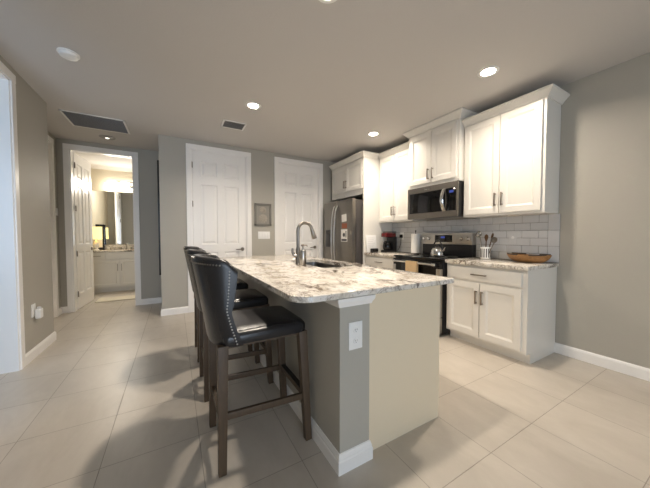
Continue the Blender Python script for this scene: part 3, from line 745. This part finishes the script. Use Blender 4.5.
# coffee maker
x0, y0 = 3.12, 3.33
t = thing('coffee_maker', 'black coffee maker with a red top on the far counter', 'coffee maker', (x0, y0, .914))
m = MB(); m.box(x0-.10, x0+.11, y0-.08, y0+.08, .914, .95, .008); m.box(x0+.03, x0+.11, y0-.08, y0+.08, .94, 1.17, .008); m.build('body', 'black', t)
MB().box(x0-.10, x0+.10, y0-.075, y0+.075, 1.165, 1.235, .012).build('brew_head', 'red', t)
MB().box(x0-.06, x0+.11, y0-.07, y0+.07, 1.243, 1.258, .005).build('lid', 'black', t)
cf = MB().lathe((x0-.035, y0, .952), [(.05, 0), (.066, .02), (.07, .06), (.06, .11), (.045, .135), (.045, .15), (0, .152)], 24).build('carafe', 'blackgloss', t)
m = MB(); m.tube([(x0-.09, y0-.02, 1.085), (x0-.13, y0-.03, 1.08), (x0-.135, y0-.03, 1.02), (x0-.105, y0-.02, .99)], .009, 8); m.build('carafe_handle', 'black', cf)
# paper towel
x0, y0 = 3.22, 2.845
t = thing('paper_towel_holder', 'white paper towel roll on an upright holder beside the range', 'paper towel', (x0, y0, .914))
MB().lathe((x0, y0, .914), [(.075, 0), (.075, .008), (.02, .012), (0, .012)], 28).build('base', 'black', t)
m = MB(); m.tube([(x0, y0, .92), (x0, y0, 1.25)], .006, 8); m.lathe((x0, y0, 1.25), [(.006, 0), (.013, .008), (.012, .018), (0, .024)], 14); m.build('post', 'black', t)
MB().lathe((x0, y0, .927), [(.02, 0), (.068, 0), (.068, .29), (.02, .29)], 30).build('roll', 'paper', t)
# white stand and black clock
t = thing('sign_board', 'white board standing against the refrigerator panel behind the black clock', 'sign', (2.86, 3.455, .914))
q = Matrix.Translation((2.865, 3.452, .915)) @ Matrix.Rotation(R(-6), 4, 'X')
def tb(m): m.xform(q); return m
tb(MB().box(-.105, .105, -.006, .006, .0, .285, .003)).build('board', 'white', t)
m = MB()
for k in range(6): m.box(-.08, .07-.02*(k % 3), -.0072, -.006, .235-.03*k, .241-.03*k)
tb(m).build('print', 'lightgrey', t, smooth=0)
t = thing('desk_clock', 'small black rounded clock in front of the white board', 'clock', (2.86, 3.38, .914))
MB().box(2.785, 2.93, 3.355, 3.405, .914, .982, .018, 4).build('case', 'black', t)
MB().box(2.80, 2.915, 3.3535, 3.357, .932, .966, .002).build('screen', 'blackgloss', t)

# outlets and switches
def plate(name, lab, cat, x0, x1, y0, y1, z0, z1):
    t = thing(name, lab, cat, ((x0+x1)/2, (y0+y1)/2, z0)); MB().box(x0, x1, y0, y1, z0, z1, .002).build('plate', 'white', t); return t
t = plate('light_switch', 'white four gang light switch plate under the grey shell art', 'light switch', 1.268, 1.478, YF-.007, YF, 1.135, 1.265)
for k in range(4): MB().box(1.29+.046*k, 1.319+.046*k, YF-.011, YF-.006, 1.165, 1.235, .002).build('rocker', 'white', t)
t = plate('wall_outlet', 'white outlet low on the left wall with a plug-in air freshener', 'outlet', XL, XL+.007, 3.60, 3.68, .40, .525)
MB().box(XL+.007, XL+.012, 3.62, 3.66, .475, .51, .002).build('socket', 'white', t)
t2 = thing('air_freshener', 'white plug-in air freshener on the outlet of the left wall', 'air freshener', (XL+.03, 3.655, .375))
m = MB(); m.box(XL+.0125, XL+.055, 3.635, 3.70, .375, .47, .012, 3); m.build('body', 'white', t2); MB().lathe((XL+.035, 3.667, .468), [(.018, 0), (.014, .02), (0, .024)], 14).build('cap', 'lightgrey', t2)
t = plate('light_switch', 'white switch on the hall wall left of the bathroom doorway', 'light switch', XH, XH+.008, 5.40, 5.475, 1.495, 1.605)
MB().box(XH+.008, XH+.014, 5.42, 5.455, 1.52, 1.58, .002).build('rocker', 'white', t)
t = plate('wall_outlet', 'white outlet with a black plug on the tiles between coffee maker and paper towel', 'outlet', XW-.016, XW-.0113, 3.21, 3.29, 1.125, 1.245)
m = MB(); m.box(XW-.05, XW-.016, 3.225, 3.275, 1.155, 1.21, .008); m.tube([(XW-.035, 3.25, 1.16), (XW-.03, 3.26, 1.05), (XW-.03, 3.30, .97), (XW-.05, 3.33, .925)], .004, 8); tag(m.build('power_plug', 'black'), 'black plug and cord in the outlet beside the coffee maker', 'plug')
t = plate('wall_outlet', 'white outlet on the tiles between the crock and the wooden bowl', 'outlet', XW-.016, XW-.0113, 1.52, 1.60, 1.085, 1.205)
t.children[0].data.materials[0] = M['tilewhite']
MB().lathe((XW-.016, 1.56, 1.165), [(0, -.002), (.014, -.002), (.016, 0)], 16, 'x').build('socket', 'white', t)

# grey relief art
t = thing('framed_art', 'small grey framed relief of two shells between the white doors', 'framed art', (1.35, YF, 1.365), None)
m = MB(); a0, a1, b0, b1 = 1.207, 1.50, 1.368, 1.752
m.box(a0, a1, YF-.03, YF-.001, b0, b0+.032, .004); m.box(a0, a1, YF-.03, YF-.001, b1-.032, b1, .004); m.box(a0, a0+.032, YF-.03, YF-.001, b0, b1, .004); m.box(a1-.032, a1, YF-.03, YF-.001, b0, b1, .004)
m.build('frame', 'artgray', t)
MB().box(a0+.03, a1-.03, YF-.012, YF-.002, b0+.03, b1-.03).build('linen_backing', 'artback', t)
for zc, r in ((1.64, .055), (1.49, .075)):
    G = []
    for i in range(7):
        rr = r*i/6+.001; G.append([(1.353+rr*math.cos(a)*(1+.05*math.cos(9*a)), YF-.012-.012*math.cos(i/6*math.pi/2)-.004*math.cos(9*a)*i/6*(1-i/6)*4, zc+rr*math.sin(a)) for a in [2*math.pi*k/54 for k in range(54)]])
    MB().grid(G, True).build('shell_relief', 'shell', t, smooth=60)
# dark picture on the hall's right wall, seen edge on
t = thing('hall_picture', 'tall black framed picture on the hall wall, seen edge on behind the corner', 'picture', (XF0, 5.05, .58))
m = MB(); a0, a1, b0, b1 = 4.80, 5.35, .585, 2.345
for q in ((a0, a0+.04, b0, b1), (a1-.04, a1, b0, b1), (a0, a1, b0, b0+.04), (a0, a1, b1-.04, b1)): m.box(XF0-.032, XF0-.001, *q, .002)
m.build('frame', 'black', t); MB().box(XF0-.014, XF0-.002, a0+.03, a1-.03, b0+.03, b1-.03).build('canvas', 'artback', t)

# ------------------------------------------------------------ bathroom
VF = 7.08
t = thing('bathroom_vanity', 'white bathroom vanity seen through the open doorway', 'vanity', (-.9, 7.35, 0))
m = MB(); m.box(-1.60, -.15, VF, YBB-.004, .1, .848); m.box(-1.60, -.15, VF+.07, YBB-.004, 0, .1); m.build('body', 'cab', t, smooth=0)
def vp(name, x0, x1, z0, z1, rec=True):
    P = lambda a, b, d: (a, VF-.02-d, b)
    s_ = .05 if rec else .02
    return MB().slab(P, [x0, x0+s_, x1-s_, x1], [z0, z0+s_, z1-s_, z1], {(1, 1)} if rec else set(), .02, [(.006, -.003), (.016, -.01)]).build(name, 'cab', t, smooth=0, bevel=.002)
o = vp('drawer', -1.53, -1.27, .71, .83, False); MB().box(-1.47, -1.33, VF-.05, VF-.042, .768, .778).build('handle', 'dnickel', o)
vp('drawer_front', -1.245, -.5, .71, .83, False)
for a, b, hx in ((-1.53, -1.03, -1.06), (-1.02, -.52, -.99)):
    o = vp('door', a, b, .12, .69); MB().box(hx-.005, hx+.005, VF-.05, VF-.042, .45, .6).build('handle', 'dnickel', o)
vc = MB().box(-1.63, -.13, VF-.025, YBB-.004, .85, .885, .004).build('vanity_counter', 'granite'); tag(vc, 'granite vanity counter under the bathroom mirror', 'countertop')
tag(MB().box(-1.63, -.13, YBB-.022, YBB-.001, .8855, .985, .003).build('vanity_backsplash', 'granite'), 'low granite backsplash strip below the bathroom mirror', 'backsplash')
t = thing('bathroom_faucet', 'brushed bathroom faucet on the vanity in front of the mirror', 'faucet', (-.96, 7.5, .885))
m = MB(); m.lathe((-.96, 7.5, .885), [(.024, 0), (.02, .01), (.014, .03), (.012, .11)], 16); m.tube([(-.96, 7.5, .98), (-.96, 7.47, 1.02), (-.96, 7.41, 1.01), (-.96, 7.40, .98)], .011, 10); m.build('spout', 'nickel', t)
for x in (-1.05, -.87): m = MB(); m.lathe((x, 7.5, .885), [(.022, 0), (.016, .02), (.012, .05), (0, .055)], 14); m.tube([(x, 7.5, .93), (x+.05*(1 if x > -.96 else -1), 7.49, .945)], .007); m.build('tap', 'nickel', t)
tag(MB().box(-1.60, -.3, YBB-.008, YBB-.001, .995, 2.19).build('wall_mirror', 'mirror', smooth=0), 'wide frameless bathroom mirror above the vanity', 'mirror')
t = thing('vanity_light', 'bright bathroom vanity light bar above the mirror', 'wall light', (-.95, YBB, 2.3))
MB().box(-1.10, -.70, YBB-.03, YBB-.001, 2.27, 2.34, .004).build('backplate', 'bright', t)
m = MB(); m.tube([(-1.2, YBB-.08, 2.425), (-.6, YBB-.08, 2.425)], .012, 10); m.tube([(-1.02, YBB-.02, 2.31), (-1.02, YBB-.08, 2.425)], .01, 8); m.tube([(-.72, YBB-.02, 2.31), (-.72, YBB-.08, 2.425)], .01, 8); m.build('bar', 'bright', t)
for x in (-1.225, -.975, -.725, -.475): MB().box(x-.085, x+.085, YBB-.15, YBB-.04, 2.215, 2.365, .012).build('lamp_shade', 'bathglow', t)
l = bpy.data.lights.new('vanity_lamp', 'AREA'); l.shape = 'RECTANGLE'; l.size = .9; l.size_y = .12; l.energy = 22; l.color = (1, .94, .84); o = bpy.data.objects.new('vanity_lamp', l); COL.objects.link(o); o.parent = t; o.location = (.1, -.17, -.02); o.rotation_euler = (R(-62), 0, 0)
lx, ly = -1.45, 7.30
t = thing('table_lamp', 'small lamp with a glowing yellow shade on the vanity', 'table lamp', (lx, ly, .885))
MB().lathe((lx, ly, .885), [(.05, 0), (.05, .01), (.025, .03), (.045, .09), (.05, .13), (.03, .18), (.012, .22), (.01, .26)], 20).build('base', 'white', t)
MB().lathe((lx, ly, .885), [(.10, .235), (.097, .50), (.094, .50), (.097, .235)], 26).build('shade', 'shadeglow', t)
t = thing('standing_frame', 'black framed picture standing on the vanity behind the lamp', 'picture frame', (-1.39, 7.5, .885))
q = Matrix.Translation((-1.43, 7.52, .887)) @ Matrix.Rotation(R(-4), 4, 'X')
m = MB()
for b4 in ((-.075, -.045, 0, .56), (.045, .075, 0, .56), (-.075, .075, 0, .05), (-.075, .075, .51, .56)): m.box(b4[0], b4[1], -.012, .012, b4[2], b4[3], .002)
tb(m).build('frame', 'black', t); tb(MB().box(-.05, .05, -.004, .006, .04, .52)).build('print', 'paper', t, smooth=0)
tag(MB().box(-1.25, -.25, 6.06, 6.42, .001, .02, .008).build('bath_mat', 'rug'), 'cream bath mat on the bathroom floor', 'bath mat')
